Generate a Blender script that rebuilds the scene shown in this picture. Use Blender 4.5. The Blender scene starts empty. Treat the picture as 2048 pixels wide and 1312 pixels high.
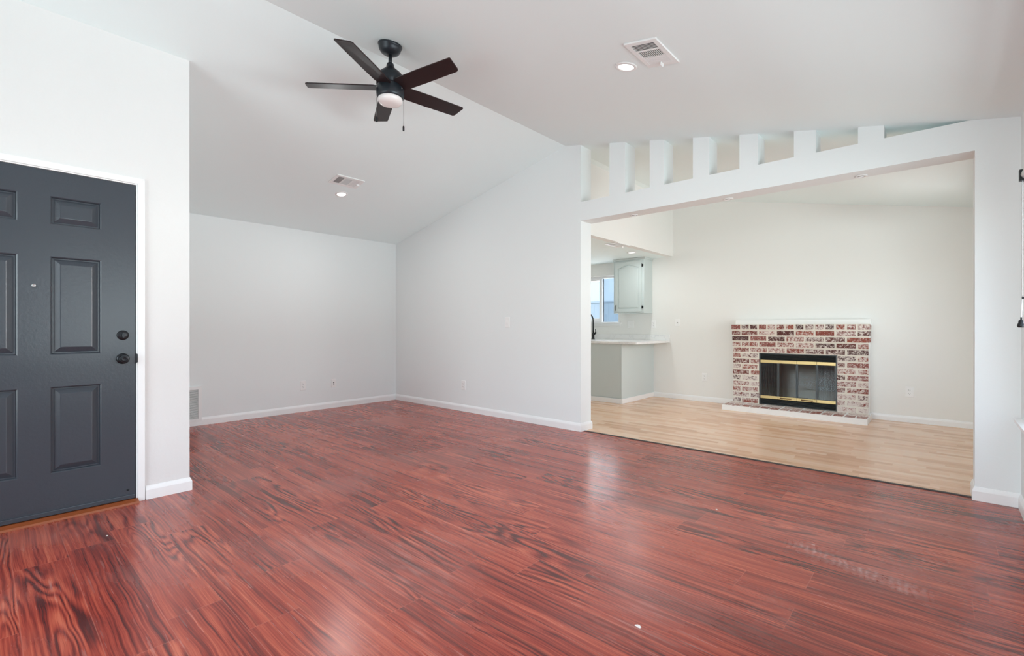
import bpy, bmesh, math, random
from mathutils import Vector, Matrix, Euler
from math import radians as R, sin, cos, pi, atan

# ------------------------------------------------------------------ camera, sky, lights, exposure
S = bpy.context.scene
COL = S.collection
S.view_settings.view_transform = 'Standard'
S.view_settings.look = 'None'
S.view_settings.exposure = 0.09
S.view_settings.gamma = 1.0
S.view_settings.use_curve_mapping = False
try:
    S.cycles.max_bounces = 14
    S.cycles.diffuse_bounces = 8
    S.cycles.glossy_bounces = 5
    S.cycles.transparent_max_bounces = 12
    S.cycles.sample_clamp_indirect = 6
    S.cycles.use_denoising = True
except Exception:
    pass

cam_d = bpy.data.cameras.new('camera')
cam_d.sensor_width = 36.0
cam_d.lens = 951.5 / 2048 * 36
cam_d.clip_start = 0.03
cam = bpy.data.objects.new('camera', cam_d)
cam.location = (0, 0, 1.13)
cam.rotation_euler = (R(90 - 0.035), 0, R(41.95))
COL.objects.link(cam)
S.camera = cam

W = bpy.data.worlds.new('sky')
S.world = W
W.use_nodes = True
wn = W.node_tree.nodes
wn.clear()
sky = wn.new('ShaderNodeTexSky')
sky.sky_type = 'NISHITA'
sky.sun_disc = False
sky.sun_elevation = R(48)
sky.sun_rotation = R(200)
bg = wn.new('ShaderNodeBackground')
bg.inputs['Strength'].default_value = 0.44
wo = wn.new('ShaderNodeOutputWorld')
hs = wn.new('ShaderNodeHueSaturation')
hs.inputs['Saturation'].default_value = 0.55
W.node_tree.links.new(sky.outputs[0], hs.inputs['Color'])
W.node_tree.links.new(hs.outputs[0], bg.inputs['Color'])
W.node_tree.links.new(bg.outputs[0], wo.inputs['Surface'])


def area(name, loc, rot, sx, sy, watts, col=(1, 1, 1)):
    l = bpy.data.lights.new(name, 'AREA')
    l.shape = 'RECTANGLE'
    l.size = sx
    l.size_y = sy
    l.energy = watts
    l.color = col
    o = bpy.data.objects.new(name, l)
    o.location = loc
    o.rotation_euler = rot
    COL.objects.link(o)
    return o


DAY = (0.90, 1.0, 0.985)
# level area lamps stand in for sky light; added upward fills lift the ceilings
def aim(d):
    return Vector(d).to_track_quat('-Z', 'Y').to_euler()


DIN = (1.0, 0.93, 0.89)
LIGHTS = [
    ('skylight_right', (4.5, 2.0, 2.3), (-1, 0, -0.1), 5.0, 3.0, 91, DAY),
    ('far_fill_right', (6.0, 2.0, -0.3), (-1, 0, 0.25), 5.0, 1.2, 324, DAY),  # added fill lamp, aimed through the window at the far ceiling slope
    ('low_fill_right', (2.6, 2.0, -0.25), (-0.6, 0, 0.8), 4.5, 3.0, 162, DAY),  # added lamp low outside, brightens the ceiling
    ('level_fill_front', (-1.75, -5.5, 2.3), (0, 1, -0.1), 5.0, 3.0, 331.2, DAY),  # added fill through the made-up window behind the viewer
    ('low_fill_front', (-1.75, -4.0, -0.25), (0, 0.6, 0.8), 4.5, 3.0, 240.388, DAY),  # added upward fill from behind the viewer
    ('level_fill_dining', (4.5, 6.3, 2.3), (-1, 0, -0.1), 3.0, 3.0, 408.408, DIN),  # added warm fill through the made-up dining window
    ('low_fill_dining', (2.6, 6.2, -0.25), (-0.6, 0, 0.8), 2.6, 3.0, 122.522, DIN),  # added low lamp, lifts the dining ceiling
    ('far_fill_dining', (6.0, 6.2, -0.3), (-1, 0, 0.25), 3.0, 1.2, 137.088, DIN),  # added distant fill for the dining room
    ('skylight_kitchen', (-4.55, 7.75, 1.65), (0, -1, 0), 0.8, 0.8, 16, DIN),
]
for nm, lo, di, sx, sy, wt, tint in LIGHTS:
    area(nm, lo, aim(di), sx, sy, wt, tint)

# ------------------------------------------------------------------ measured layout (metres)
XL, XE, XR = -6.371, -3.886, 0.380
Y0, TH, Y1 = 4.350, 0.2065, 7.390
YB = -1.70
RX, RZ, ZL, ZR = -3.1086, 3.159, 2.4397, 2.452
SL = (RZ - ZL) / (RX - XL)
SR = (RZ - ZR) / (XR - RX)
XJ, XJR, ZH, ZLEDGE = -2.906, 0.1717, 2.2927, 2.4977
XK, ZK = -3.178, 2.2675
YE = 0.963


def ceil(x):
    return RZ - SL * (RX - x) if x < RX else RZ - SR * (x - RX)


# ------------------------------------------------------------------ materials
def srgb(r, g, b):
    def f(c):
        c /= 255.0
        return c / 12.92 if c <= 0.04045 else ((c + 0.055) / 1.055) ** 2.4
    return (f(r), f(g), f(b), 1)


class N:
    """tiny helper around a node tree"""
    def __init__(s, name):
        s.m = bpy.data.materials.new(name)
        s.m.use_nodes = True
        s.t = s.m.node_tree
        s.t.nodes.clear()
        s.out = s.t.nodes.new('ShaderNodeOutputMaterial')

    def n(s, typ, **kw):
        d = s.t.nodes.new(typ)
        for k, v in kw.items():
            setattr(d, k, v)
        return d

    def l(s, a, b):
        s.t.links.new(a, b)

    def put(s, sock, v):
        if hasattr(v, 'is_output'):
            s.l(v, sock)
        else:
            sock.default_value = v

    def math(s, op, a, b=0.0, c=0.0, clamp=False):
        d = s.n('ShaderNodeMath', operation=op, use_clamp=clamp)
        s.put(d.inputs[0], a)
        s.put(d.inputs[1], b)
        s.put(d.inputs[2], c)
        return d.outputs[0]

    def comb(s, x, y, z):
        d = s.n('ShaderNodeCombineXYZ')
        s.put(d.inputs[0], x)
        s.put(d.inputs[1], y)
        s.put(d.inputs[2], z)
        return d.outputs[0]

    def noise(s, vec, scale, detail=2.0, rough=0.5, dist=0.0):
        d = s.n('ShaderNodeTexNoise')
        if vec is not None:
            s.l(vec, d.inputs['Vector'])
        d.inputs['Scale'].default_value = scale
        d.inputs['Detail'].default_value = detail
        d.inputs['Roughness'].default_value = rough
        d.inputs['Distortion'].default_value = dist
        return d.outputs['Fac']

    def white(s, vec):
        d = s.n('ShaderNodeTexWhiteNoise', noise_dimensions='3D')
        s.l(vec, d.inputs['Vector'])
        return d.outputs['Value']

    def ramp(s, fac, stops, interp='LINEAR'):
        d = s.n('ShaderNodeValToRGB')
        e = d.color_ramp
        e.interpolation = interp
        while len(e.elements) < len(stops):
            e.elements.new(0.5)
        for q, (p, c) in zip(e.elements, stops):
            q.position = p
            q.color = c if len(c) == 4 else (*c, 1)
        s.put(d.inputs[0], fac)
        return d.outputs[0]

    def mix(s, fac, a, b, mode='MIX'):
        d = s.n('ShaderNodeMix', data_type='RGBA', blend_type=mode)
        s.put(d.inputs[0], fac)
        s.put(d.inputs[6], a)
        s.put(d.inputs[7], b)
        return d.outputs[2]

    def step(s, v, lo, hi):
        d = s.n('ShaderNodeMapRange', interpolation_type='SMOOTHSTEP')
        s.put(d.inputs[0], v)
        d.inputs[1].default_value = lo
        d.inputs[2].default_value = hi
        return d.outputs[0]

    def pos(s):
        d = s.n('ShaderNodeNewGeometry')
        return d.outputs['Position']

    def bsdf(s, col, rough=0.5, metal=0.0, spec=0.5, bump=None, bstr=0.1, bdist=0.01, coat=0.0):
        d = s.n('ShaderNodeBsdfPrincipled')
        s.put(d.inputs['Base Color'], col)
        s.put(d.inputs['Roughness'], rough)
        s.put(d.inputs['Metallic'], metal)
        s.put(d.inputs['Specular IOR Level'], spec)
        if coat:
            d.inputs['Coat Weight'].default_value = coat
        if bump is not None:
            b = s.n('ShaderNodeBump')
            b.inputs['Strength'].default_value = bstr
            b.inputs['Distance'].default_value = bdist
            s.put(b.inputs['Height'], bump)
            s.l(b.outputs[0], d.inputs['Normal'])
        s.l(d.outputs[0], s.out.inputs['Surface'])
        return d


def paint(name, col, rough=0.6, spec=0.3, tex=70.0, bstr=0.12, bdist=0.004):
    k = N(name)
    h = k.noise(k.pos(), tex, 3.0, 0.55)
    k.bsdf(col, rough, 0, spec, h, bstr, bdist)
    return k.m


def plain(name, col, rough=0.5, metal=0.0, spec=0.5):
    k = N(name)
    v = k.noise(k.pos(), 35.0, 2.0)
    c = k.mix(k.math('MULTIPLY', v, 0.10), col, tuple(x * 0.8 for x in col[:3]) + (1,))
    k.bsdf(c, rough, metal, spec)
    return k.m


def emit(name, col, strength):
    k = N(name)
    e = k.n('ShaderNodeEmission')
    e.inputs['Color'].default_value = col
    e.inputs['Strength'].default_value = strength
    k.l(e.outputs[0], k.out.inputs['Surface'])
    return k.m


def thin_glass(name, tint=(1, 1, 1, 1), dust=0.0, dustcol=(0.5, 0.5, 0.5, 1), refl=0.06):
    k = N(name)
    tr = k.n('ShaderNodeBsdfTransparent')
    tr.inputs['Color'].default_value = tint
    gl = k.n('ShaderNodeBsdfGlossy')
    gl.inputs['Roughness'].default_value = 0.03
    mx = k.n('ShaderNodeMixShader')
    mx.inputs[0].default_value = refl
    k.l(tr.outputs[0], mx.inputs[1])
    k.l(gl.outputs[0], mx.inputs[2])
    last = mx.outputs[0]
    if dust:
        df = k.n('ShaderNodeBsdfDiffuse')
        df.inputs['Color'].default_value = dustcol
        p = k.n('ShaderNodeMapping')
        p.inputs['Scale'].default_value = (9, 9, 3)
        k.l(k.pos(), p.inputs['Vector'])
        f = k.math('MULTIPLY', k.step(k.noise(p.outputs[0], 1.0, 4.0, 0.6), 0.25, 0.8), dust * 2)
        m2 = k.n('ShaderNodeMixShader')
        k.l(f, m2.inputs[0])
        k.l(last, m2.inputs[1])
        k.l(df.outputs[0], m2.inputs[2])
        last = m2.outputs[0]
    k.l(last, k.out.inputs['Surface'])
    return k.m


def wood_red():
    k = N('cherry_plank_floor')
    sp = k.n('ShaderNodeSeparateXYZ')
    P = k.pos()
    k.l(P, sp.inputs[0])
    x, y = sp.outputs[0], sp.outputs[1]
    PW, PL = 0.1905, 1.21
    yr = k.math('DIVIDE', k.math('SUBTRACT', y, 0.093), PW)
    row = k.math('FLOOR', yr)
    rr = k.white(k.comb(row, 3.7, 1.1))
    xo = k.math('DIVIDE', k.math('ADD', x, k.math('MULTIPLY', rr, PL * 3)), PL)
    colm = k.math('FLOOR', xo)
    r1 = k.white(k.comb(row, colm, 0.5))
    r2 = k.white(k.comb(row, colm, 7.5))
    fy = k.math('FRACT', yr)
    fx = k.math('FRACT', xo)
    # each plank reads its own patch of grain
    gx = k.math('ADD', x, k.math('MULTIPLY', r1, 41.0))
    gy = k.math('ADD', y, k.math('MULTIPLY', r2, 23.0))
    bow = k.noise(k.comb(k.math('MULTIPLY', gx, 2.6), k.math('MULTIPLY', gy, 9.0), r2), 1.0, 2.0, 0.5)
    gyw = k.math('ADD', gy, k.math('MULTIPLY', bow, 0.030))
    # growth-ring contours: long flames on flat-sawn boards, nearly straight lines on the others
    v_ring = k.comb(k.math('MULTIPLY', gx, 0.80), k.math('MULTIPLY', gyw, 7.0), k.math('MULTIPLY', r1, 9.0))
    ringf = k.noise(v_ring, 1.0, 1.6, 0.4, 0.15)
    nring = k.math('MULTIPLY', ringf, k.math('ADD', 70.0, k.math('MULTIPLY', r2, 50.0)))
    rings = k.math('MULTIPLY_ADD', k.math('SINE', nring), 0.5, 0.5)
    rings = k.math('POWER', rings, 0.75)
    mid = k.noise(k.comb(k.math('MULTIPLY', gx, 0.75), k.math('MULTIPLY', gyw, 26.0), r2), 1.0, 2.0, 0.5)
    fine = k.noise(k.comb(k.math('MULTIPLY', gx, 1.7), k.math('MULTIPLY', gyw, 120.0), r1), 1.0, 3.0, 0.65)
    pore = k.noise(k.comb(k.math('MULTIPLY', gx, 9.0), k.math('MULTIPLY', gyw, 420.0), r2), 1.0, 2.0, 0.6)
    ringw = k.math('MULTIPLY', k.step(k.noise(k.comb(k.math('MULTIPLY', gx, 0.9), k.math('MULTIPLY', gy, 3.0), 4.0), 1.0, 1.0), 0.44, 0.66), 0.26)
    tone = k.math('MULTIPLY', k.math('SUBTRACT', rings, 0.62), ringw)
    tone = k.math('ADD', tone, k.math('MULTIPLY', mid, 0.42))
    tone = k.math('ADD', tone, k.math('MULTIPLY', fine, 0.62))
    tone = k.math('ADD', tone, k.math('MULTIPLY', k.math('SUBTRACT', r1, 0.5), 0.10))
    c = k.ramp(tone, [(0.35, srgb(84, 33, 31)), (0.44, srgb(132, 48, 39)), (0.52, srgb(162, 65, 50)),
                      (0.60, srgb(182, 82, 61)), (0.71, srgb(204, 106, 80))])
    # dark heart streaks running with the plank
    streak = k.noise(k.comb(k.math('MULTIPLY', gx, 0.55), k.math('MULTIPLY', gyw, 62.0), k.math('MULTIPLY', r2, 5)), 1.0, 3.0, 0.6)
    c = k.mix(k.math('MULTIPLY', k.step(streak, 0.56, 0.74), 0.55), c, srgb(88, 38, 34))
    c = k.mix(k.math('MULTIPLY', k.step(pore, 0.56, 0.70), 0.40), c, srgb(92, 38, 34))
    # plank edges
    ey = k.math('MINIMUM', fy, k.math('SUBTRACT', 1.0, fy))
    ex = k.math('MINIMUM', fx, k.math('SUBTRACT', 1.0, fx))
    e1 = k.math('LESS_THAN', ey, 0.0075)
    e2 = k.math('LESS_THAN', ex, 0.0011)
    edge = k.math('MAXIMUM', e1, e2)
    c = k.mix(k.math('MULTIPLY', edge, 0.33), c, srgb(206, 128, 110))
    # drywall dust and scuffs lying on the boards
    d1 = k.noise(P, 1.15, 5.0, 0.62)
    d2 = k.noise(P, 7.0, 5.0, 0.7)
    dust = k.step(k.noise(P, 1.3, 1.5, 0.45), 0.40, 0.85)
    wisp = k.noise(k.comb(k.math('MULTIPLY', x, 5.0), k.math('MULTIPLY', y, 38.0), 2.0), 1.0, 3.0, 0.6, 0.8)
    dust = k.math('MULTIPLY', dust, k.math('ADD', 0.55, k.math('MULTIPLY', k.step(wisp, 0.45, 0.75), 0.9)))
    mp = k.n('ShaderNodeMapping')
    mp.inputs['Rotation'].default_value = (0, 0, R(62))
    mp.inputs['Scale'].default_value = (1.6, 42.0, 1)
    k.l(P, mp.inputs['Vector'])
    sc = k.noise(mp.outputs[0], 1.0, 3.0, 0.6)
    scm = k.math('MULTIPLY', k.step(sc, 0.60, 0.72), k.step(k.noise(P, 2.1, 2.0), 0.50, 0.64))
    mp2 = k.n('ShaderNodeMapping')
    mp2.inputs['Rotation'].default_value = (0, 0, R(-48))
    mp2.inputs['Scale'].default_value = (2.2, 60.0, 1)
    k.l(P, mp2.inputs['Vector'])
    sc2 = k.noise(mp2.outputs[0], 1.0, 3.0, 0.6)
    scm2 = k.math('MULTIPLY', k.step(sc2, 0.61, 0.73), k.step(k.noise(P, 1.7, 2.0), 0.53, 0.66))
    spots = k.n('ShaderNodeTexVoronoi')
    spots.inputs['Scale'].default_value = 3.2
    k.l(P, spots.inputs['Vector'])
    sm = k.math('MULTIPLY', k.math('LESS_THAN', spots.outputs['Distance'], 0.028), k.step(d2, 0.45, 0.55))
    # dragged scuff with scalloped ridges, right of the middle
    u = k.math('ADD', k.math('MULTIPLY', k.math('ADD', x, 0.575), 0.955), k.math('MULTIPLY', k.math('SUBTRACT', y, 2.83), -0.30))
    w = k.math('ADD', k.math('MULTIPLY', k.math('ADD', x, 0.575), 0.30), k.math('MULTIPLY', k.math('SUBTRACT', y, 2.83), 0.955))
    inb = k.math('MULTIPLY', k.step(u, -0.05, 0.06), k.math('SUBTRACT', 1.0, k.step(u, 0.50, 0.60)))
    wob = k.math('MULTIPLY', k.math('SUBTRACT', k.noise(P, 9.0, 2.0), 0.5), 0.06)
    aw = k.math('ABSOLUTE', k.math('ADD', w, wob))
    inb = k.math('MULTIPLY', inb, k.math('SUBTRACT', 1.0, k.step(aw, 0.02, 0.075)))
    scal = k.math('MULTIPLY_ADD', k.math('SINE', k.math('ADD', k.math('MULTIPLY', u, 210.0), k.math('ADD', k.math('MULTIPLY', w, 90.0), k.math('MULTIPLY', k.noise(P, 14.0, 2.0), 9.0)))), 0.35, 0.5)
    drag = k.math('MULTIPLY', k.math('MULTIPLY', inb, scal), k.step(k.noise(P, 24.0, 4.0, 0.7), 0.36, 0.68))
    allw = k.math('ADD', k.math('MULTIPLY', dust, 0.30), k.math('MULTIPLY', scm, 0.38))
    allw = k.math('ADD', allw, k.math('MULTIPLY', scm2, 0.34))
    allw = k.math('ADD', allw, k.math('MULTIPLY', sm, 0.6))
    allw = k.math('ADD', allw, k.math('MULTIPLY', drag, 0.9))
    allw = k.math('ADD', allw, 0.005, clamp=True)
    c = k.mix(allw, c, srgb(205, 172, 164))
    rough = k.math('ADD', 0.20, k.math('MULTIPLY', allw, 0.45))
    rough = k.math('ADD', rough, k.math('MULTIPLY', k.noise(P, 3.0, 3.0), 0.10))
    hb = k.math('ADD', k.math('MULTIPLY', fine, 0.5), k.math('MULTIPLY', edge, -1.0))
    k.bsdf(c, rough, 0, 0.5, hb, 0.10, 0.0015)
    return k.m


def wood_oak():
    k = N('pale_oak_strip_floor')
    sp = k.n('ShaderNodeSeparateXYZ')
    P = k.pos()
    k.l(P, sp.inputs[0])
    x, y = sp.outputs[0], sp.outputs[1]
    yr = k.math('DIVIDE', y, 0.064)
    row = k.math('FLOOR', yr)
    rr = k.white(k.comb(row, 1.7, 4.1))
    xo = k.math('DIVIDE', k.math('ADD', x, k.math('MULTIPLY', rr, 2.0)), 0.46)
    colm = k.math('FLOOR', xo)
    r1 = k.white(k.comb(row, colm, 0.5))
    gx = k.math('ADD', x, k.math('MULTIPLY', r1, 41.0))
    g = k.noise(k.comb(k.math('MULTIPLY', gx, 2.2), k.math('MULTIPLY', y, 60.0), r1), 1.0, 3.0, 0.6, 0.3)
    t = k.math('ADD', k.math('MULTIPLY', r1, 0.55), k.math('MULTIPLY', g, 0.55))
    c = k.ramp(t, [(0.15, srgb(194, 146, 114)), (0.42, srgb(226, 182, 148)), (0.62, srgb(236, 197, 165)), (0.9, srgb(242, 211, 183))])
    fy = k.math('FRACT', yr)
    e = k.math('LESS_THAN', k.math('MINIMUM', fy, k.math('SUBTRACT', 1.0, fy)), 0.018)
    c = k.mix(k.math('MULTIPLY', e, 0.3), c, srgb(150, 115, 88))
    k.bsdf(c, 0.24, 0, 0.5, g, 0.04, 0.001)
    return k.m


def brick_mat():
    k = N('whitewashed_brick')
    a = k.n('ShaderNodeAttribute', attribute_name='tone')
    t = a.outputs['Fac']
    P = k.pos()
    c = k.ramp(t, [(0.0, srgb(72, 48, 47)), (0.22, srgb(118, 64, 57)), (0.45, srgb(144, 76, 64)),
                   (0.7, srgb(158, 86, 70)), (1.0, srgb(140, 86, 82))])
    n1 = k.noise(P, 55.0, 5.0, 0.7)
    c = k.mix(k.step(n1, 0.45, 0.75), c, srgb(92, 46, 46))
    n2 = k.math('ADD', k.math('MULTIPLY', k.noise(P, 42.0, 4.0, 0.6, 0.6), 0.52), k.math('MULTIPLY', k.noise(P, 140.0, 4.0, 0.7, 0.4), 0.48))
    a2 = k.n('ShaderNodeAttribute', attribute_name='wash')
    lo = k.math('SUBTRACT', 0.655, k.math('MULTIPLY', a2.outputs['Fac'], 0.26))
    msk = k.math('MULTIPLY_ADD', k.math('SUBTRACT', n2, lo), 11.0, 0.5, clamp=True)
    c = k.mix(msk, c, srgb(226, 214, 206))
    k.bsdf(c, 0.8, 0, 0.25, n2, 0.5, 0.006)
    return k.m


def quartz():
    k = N('white_veined_quartz')
    P = k.pos()
    n = k.noise(P, 2.2, 6.0, 0.6, 1.2)
    v = k.math('SUBTRACT', 1.0, k.step(k.math('ABSOLUTE', k.math('SUBTRACT', n, 0.5)), 0.0, 0.018))
    c = k.mix(k.math('MULTIPLY', v, 0.30), srgb(240, 240, 239), srgb(196, 198, 202))
    k.bsdf(c, 0.18, 0, 0.5)
    return k.m


M = {}
M['wall'] = paint('matte_white_wall_paint', srgb(236, 240, 240), 0.75, 0.2, 85, 0.10, 0.004)
M['wall_warm'] = paint('warm_white_wall_paint', srgb(239, 239, 236), 0.75, 0.2, 85, 0.10, 0.004)
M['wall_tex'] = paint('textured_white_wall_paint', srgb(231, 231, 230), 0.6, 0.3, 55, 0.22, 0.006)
M['ceil'] = paint('flat_white_ceiling_paint', srgb(240, 250, 250), 0.85, 0.15, 90, 0.06, 0.003)
M['trim'] = paint('semigloss_white_trim', srgb(244, 245, 245), 0.35, 0.45, 20, 0.02, 0.001)
M['floor'] = wood_red()
M['oak'] = wood_oak()
M['door'] = paint('slate_door_paint', srgb(58, 64, 72), 0.27, 0.5, 60, 0.16, 0.004)
M['black'] = plain('satin_black_metal', srgb(30, 32, 35), 0.38, 0.3)
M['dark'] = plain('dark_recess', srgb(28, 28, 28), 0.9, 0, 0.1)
M['vent_shade'] = plain('painted_duct_shade', srgb(105, 105, 105), 0.9, 0, 0.1)  # grey stands in for the shade behind the vent slats
M['bronze'] = plain('oil_rubbed_black', srgb(34, 36, 40), 0.32, 0.5)
M['blade'] = plain('espresso_fan_blade', srgb(35, 21, 22), 0.40, 0, 0.4)
M['fan'] = plain('matte_black_fan_metal', srgb(38, 43, 49), 0.36, 0.3)
M['opal'] = paint('opal_glass', srgb(238, 232, 230), 0.25, 0.5, 10, 0, 0.001)
M['plate'] = paint('white_plastic', srgb(242, 242, 241), 0.35, 0.4, 10, 0, 0.001)
M['slot'] = plain('outlet_slot', srgb(70, 70, 70), 0.7)
M['enamel'] = paint('white_enamel_metal', srgb(240, 240, 239), 0.4, 0.4, 10, 0, 0.001)
M['led'] = emit('lit_led_lens', (1, 0.99, 0.97, 1), 1.6)
M['sage'] = paint('pale_sage_cabinet_paint', srgb(204, 214, 213), 0.45, 0.4, 30, 0.03, 0.001)
M['sage_side'] = M['sage']
M['quartz'] = quartz()
M['mortar'] = paint('cream_mortar', srgb(232, 226, 214), 0.9, 0.1, 90, 0.5, 0.006)
M['brick'] = brick_mat()
M['hearth_white'] = paint('white_painted_masonry', srgb(242, 242, 240), 0.6, 0.3, 40, 0.15, 0.004)
M['brass'] = plain('worn_brass', srgb(190, 168, 118), 0.36, 0.8)
M['iron'] = plain('black_painted_steel', srgb(58, 62, 63), 0.32, 0.2)
M['handle'] = plain('tarnished_bronze', srgb(120, 78, 52), 0.4, 0.7)
M['soot'] = paint('sooty_firebrick', srgb(132, 110, 92), 0.95, 0.1, 25, 0.3, 0.006)
M['mesh'] = plain('spark_screen_mesh', srgb(56, 60, 59), 0.6, 0.3)
M['ash'] = paint('grey_ash', srgb(176, 172, 164), 0.95, 0.1, 60, 0.6, 0.02)
M['log'] = paint('charred_log', srgb(92, 84, 76), 0.95, 0.1, 45, 0.6, 0.02)
M['smoked'] = thin_glass('dusty_firescreen_glass', (0.80, 0.84, 0.83, 1), 0.022, (0.26, 0.29, 0.29, 1), 0.035)
M['pane'] = thin_glass('clear_window_glass', (0.96, 0.98, 1, 1), 0, refl=0.05)
M['screen'] = thin_glass('insect_screen', (0.80, 0.84, 0.87, 1), 0.05, (0.5, 0.56, 0.6, 1), 0.02)
M['vinyl'] = paint('white_vinyl', srgb(240, 241, 243), 0.35, 0.4, 10, 0, 0.001)
M['thresh'] = plain('varnished_oak_threshold', srgb(150, 78, 40), 0.35)
M['rubber'] = plain('black_rubber_strip', srgb(52, 46, 44), 0.5)
M['steel'] = plain('brushed_steel', srgb(190, 190, 190), 0.3, 0.9)
M['gimbal'] = plain('grey_gimbal_metal', srgb(150, 150, 148), 0.4, 0.4)
M['chain'] = plain('pull_chain_metal', srgb(120, 120, 120), 0.35, 0.8)
M['stucco'] = paint('pale_blue_stucco', srgb(206, 220, 226), 0.9, 0.1, 40, 0.3, 0.01)
M['fence'] = paint('grey_blue_fence_boards', srgb(172, 190, 200), 0.85, 0.1, 18, 0.3, 0.01)
M['ground'] = paint('concrete_ground', srgb(190, 188, 184), 0.9, 0.1, 20, 0.3, 0.01)
M['chip'] = paint('plaster_chip', srgb(235, 228, 222), 0.8, 0.2, 200, 0.4, 0.002)


# ------------------------------------------------------------------ mesh building
class MB:
    def __init__(s):
        s.v, s.f, s.mi, s.sm = [], [], [], []

    def add(s, vs, fs, mi=0, smooth=False, mat=None):
        b = len(s.v)
        for p in vs:
            p = Vector(p)
            s.v.append(mat @ p if mat else p)
        for f in fs:
            s.f.append([b + i for i in f])
            s.mi.append(mi)
            s.sm.append(smooth)
        return s

    def box(s, x0, x1, y0, y1, z0, z1, mi=0, mat=None):
        vs = [(x0, y0, z0), (x1, y0, z0), (x1, y1, z0), (x0, y1, z0), (x0, y0, z1), (x1, y0, z1), (x1, y1, z1), (x0, y1, z1)]
        fs = [(3, 2, 1, 0), (4, 5, 6, 7), (0, 1, 5, 4), (1, 2, 6, 5), (2, 3, 7, 6), (3, 0, 4, 7)]
        return s.add(vs, fs, mi, False, mat)

    def prism(s, poly, axis, a, b, mi=0, smooth=False, mat=None):
        """poly: 2-D outline in the two remaining axes (x,y,z order), extruded from a to b along axis"""
        def p3(p, t):
            return (t, p[0], p[1]) if axis == 0 else (p[0], t, p[1]) if axis == 1 else (p[0], p[1], t)
        n = len(poly)
        vs = [p3(p, a) for p in poly] + [p3(p, b) for p in poly]
        b0 = len(s.v)
        s.add(vs, [tuple(range(n)), tuple(range(2 * n - 1, n - 1, -1))], mi, False, mat)
        for i in range(n):
            j = (i + 1) % n
            s.f.append([b0 + i, b0 + n + i, b0 + n + j, b0 + j])
            s.mi.append(mi)
            s.sm.append(smooth)
        return s

    def lathe(s, prof, seg=32, mat=None, mi=0, smooth=True):
        """profile of (r, z), revolved round local z"""
        vs, fs = [], []
        n = len(prof)
        for k in range(seg):
            a = 2 * pi * k / seg
            for r, z in prof:
                vs.append((r * cos(a), r * sin(a), z))
        for k in range(seg):
            k2 = (k + 1) % seg
            for i in range(n - 1):
                fs.append((k * n + i, k2 * n + i, k2 * n + i + 1, k * n + i + 1))
        if prof[0][0] > 1e-6:
            fs.append(tuple(k * n for k in reversed(range(seg))))
        if prof[-1][0] > 1e-6:
            fs.append(tuple(k * n + n - 1 for k in range(seg)))
        return s.add(vs, fs, mi, smooth, mat)

    def tube(s, path, r, seg=12, mi=0, mat=None):
        pts = [Vector(p) for p in path]
        rs = r if isinstance(r, (list, tuple)) else [r] * len(pts)
        vs, fs = [], []
        up = None
        for i, p in enumerate(pts):
            t = (pts[min(i + 1, len(pts) - 1)] - pts[max(i - 1, 0)]).normalized()
            if up is None:
                up = t.orthogonal().normalized()
            up = (up - t * up.dot(t)).normalized()
            sd = t.cross(up)
            for k in range(seg):
                a = 2 * pi * k / seg
                vs.append(p + (up * cos(a) + sd * sin(a)) * rs[i])
        n = len(pts)
        for i in range(n - 1):
            for k in range(seg):
                k2 = (k + 1) % seg
                fs.append((i * seg + k, i * seg + k2, (i + 1) * seg + k2, (i + 1) * seg + k))
        fs.append(tuple(reversed(range(seg))))
        fs.append(tuple((n - 1) * seg + k for k in range(seg)))
        return s.add(vs, fs, mi, True, mat)

    def build(s, name, mats, parent=None, bevel=0.0, local=False, weld=True, seg=2):
        """vertices are in world space unless local=True (then in the parent's space)"""
        me = bpy.data.meshes.new(name)
        off = Vector((0, 0, 0))
        if parent is not None and not local:
            p = parent
            while p is not None:
                off += p.location
                p = p.parent
        me.from_pydata([v - off for v in s.v], [], s.f)
        for p, mi, sm in zip(me.polygons, s.mi, s.sm):
            p.material_index = mi
            p.use_smooth = sm
        if not isinstance(mats, (list, tuple)):
            mats = [mats]
        for m in mats:
            me.materials.append(m)
        bm = bmesh.new()
        bm.from_mesh(me)
        if weld:
            bmesh.ops.remove_doubles(bm, verts=bm.verts, dist=1e-5)
        bmesh.ops.recalc_face_normals(bm, faces=bm.faces)
        if bevel:
            es = [e for e in bm.edges if len(e.link_faces) == 2 and e.calc_face_angle(0) > 0.5]
            bmesh.ops.bevel(bm, geom=es, offset=bevel, segments=seg, affect='EDGES', profile=0.6, clamp_overlap=True)
        bm.to_mesh(me)
        bm.free()
        o = bpy.data.objects.new(name, me)
        COL.objects.link(o)
        if parent is not None:
            o.parent = parent
        return o


def tag(o, label, cat, group=None, kind=None):
    o['label'] = label
    o['category'] = cat
    if group:
        o['group'] = group
    if kind:
        o['kind'] = kind
    return o


def thing(name, label, cat, loc=(0, 0, 0), rot=(0, 0, 0), group=None, kind=None):
    o = bpy.data.objects.new(name, None)
    o.empty_display_size = 0.05
    COL.objects.link(o)
    o.location = loc
    o.rotation_euler = rot
    return tag(o, label, cat, group, kind)


def struct(o, label, cat):
    return tag(o, label, cat, None, 'structure')


def dup(root, loc, rot, label, group=None):
    r = root.copy()
    COL.objects.link(r)
    r.location = loc
    r.rotation_euler = rot
    r['label'] = label
    if group:
        r['group'] = group
    for ch in list(root.children):
        c = ch.copy()
        COL.objects.link(c)
        c.parent = r
        if c.type == 'LIGHT':
            c.data = c.data.copy()
        for g in list(ch.children):
            d = g.copy()
            COL.objects.link(d)
            d.parent = c
    return r


def pt(o, label):
    o['label'] = label
    return o


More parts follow.
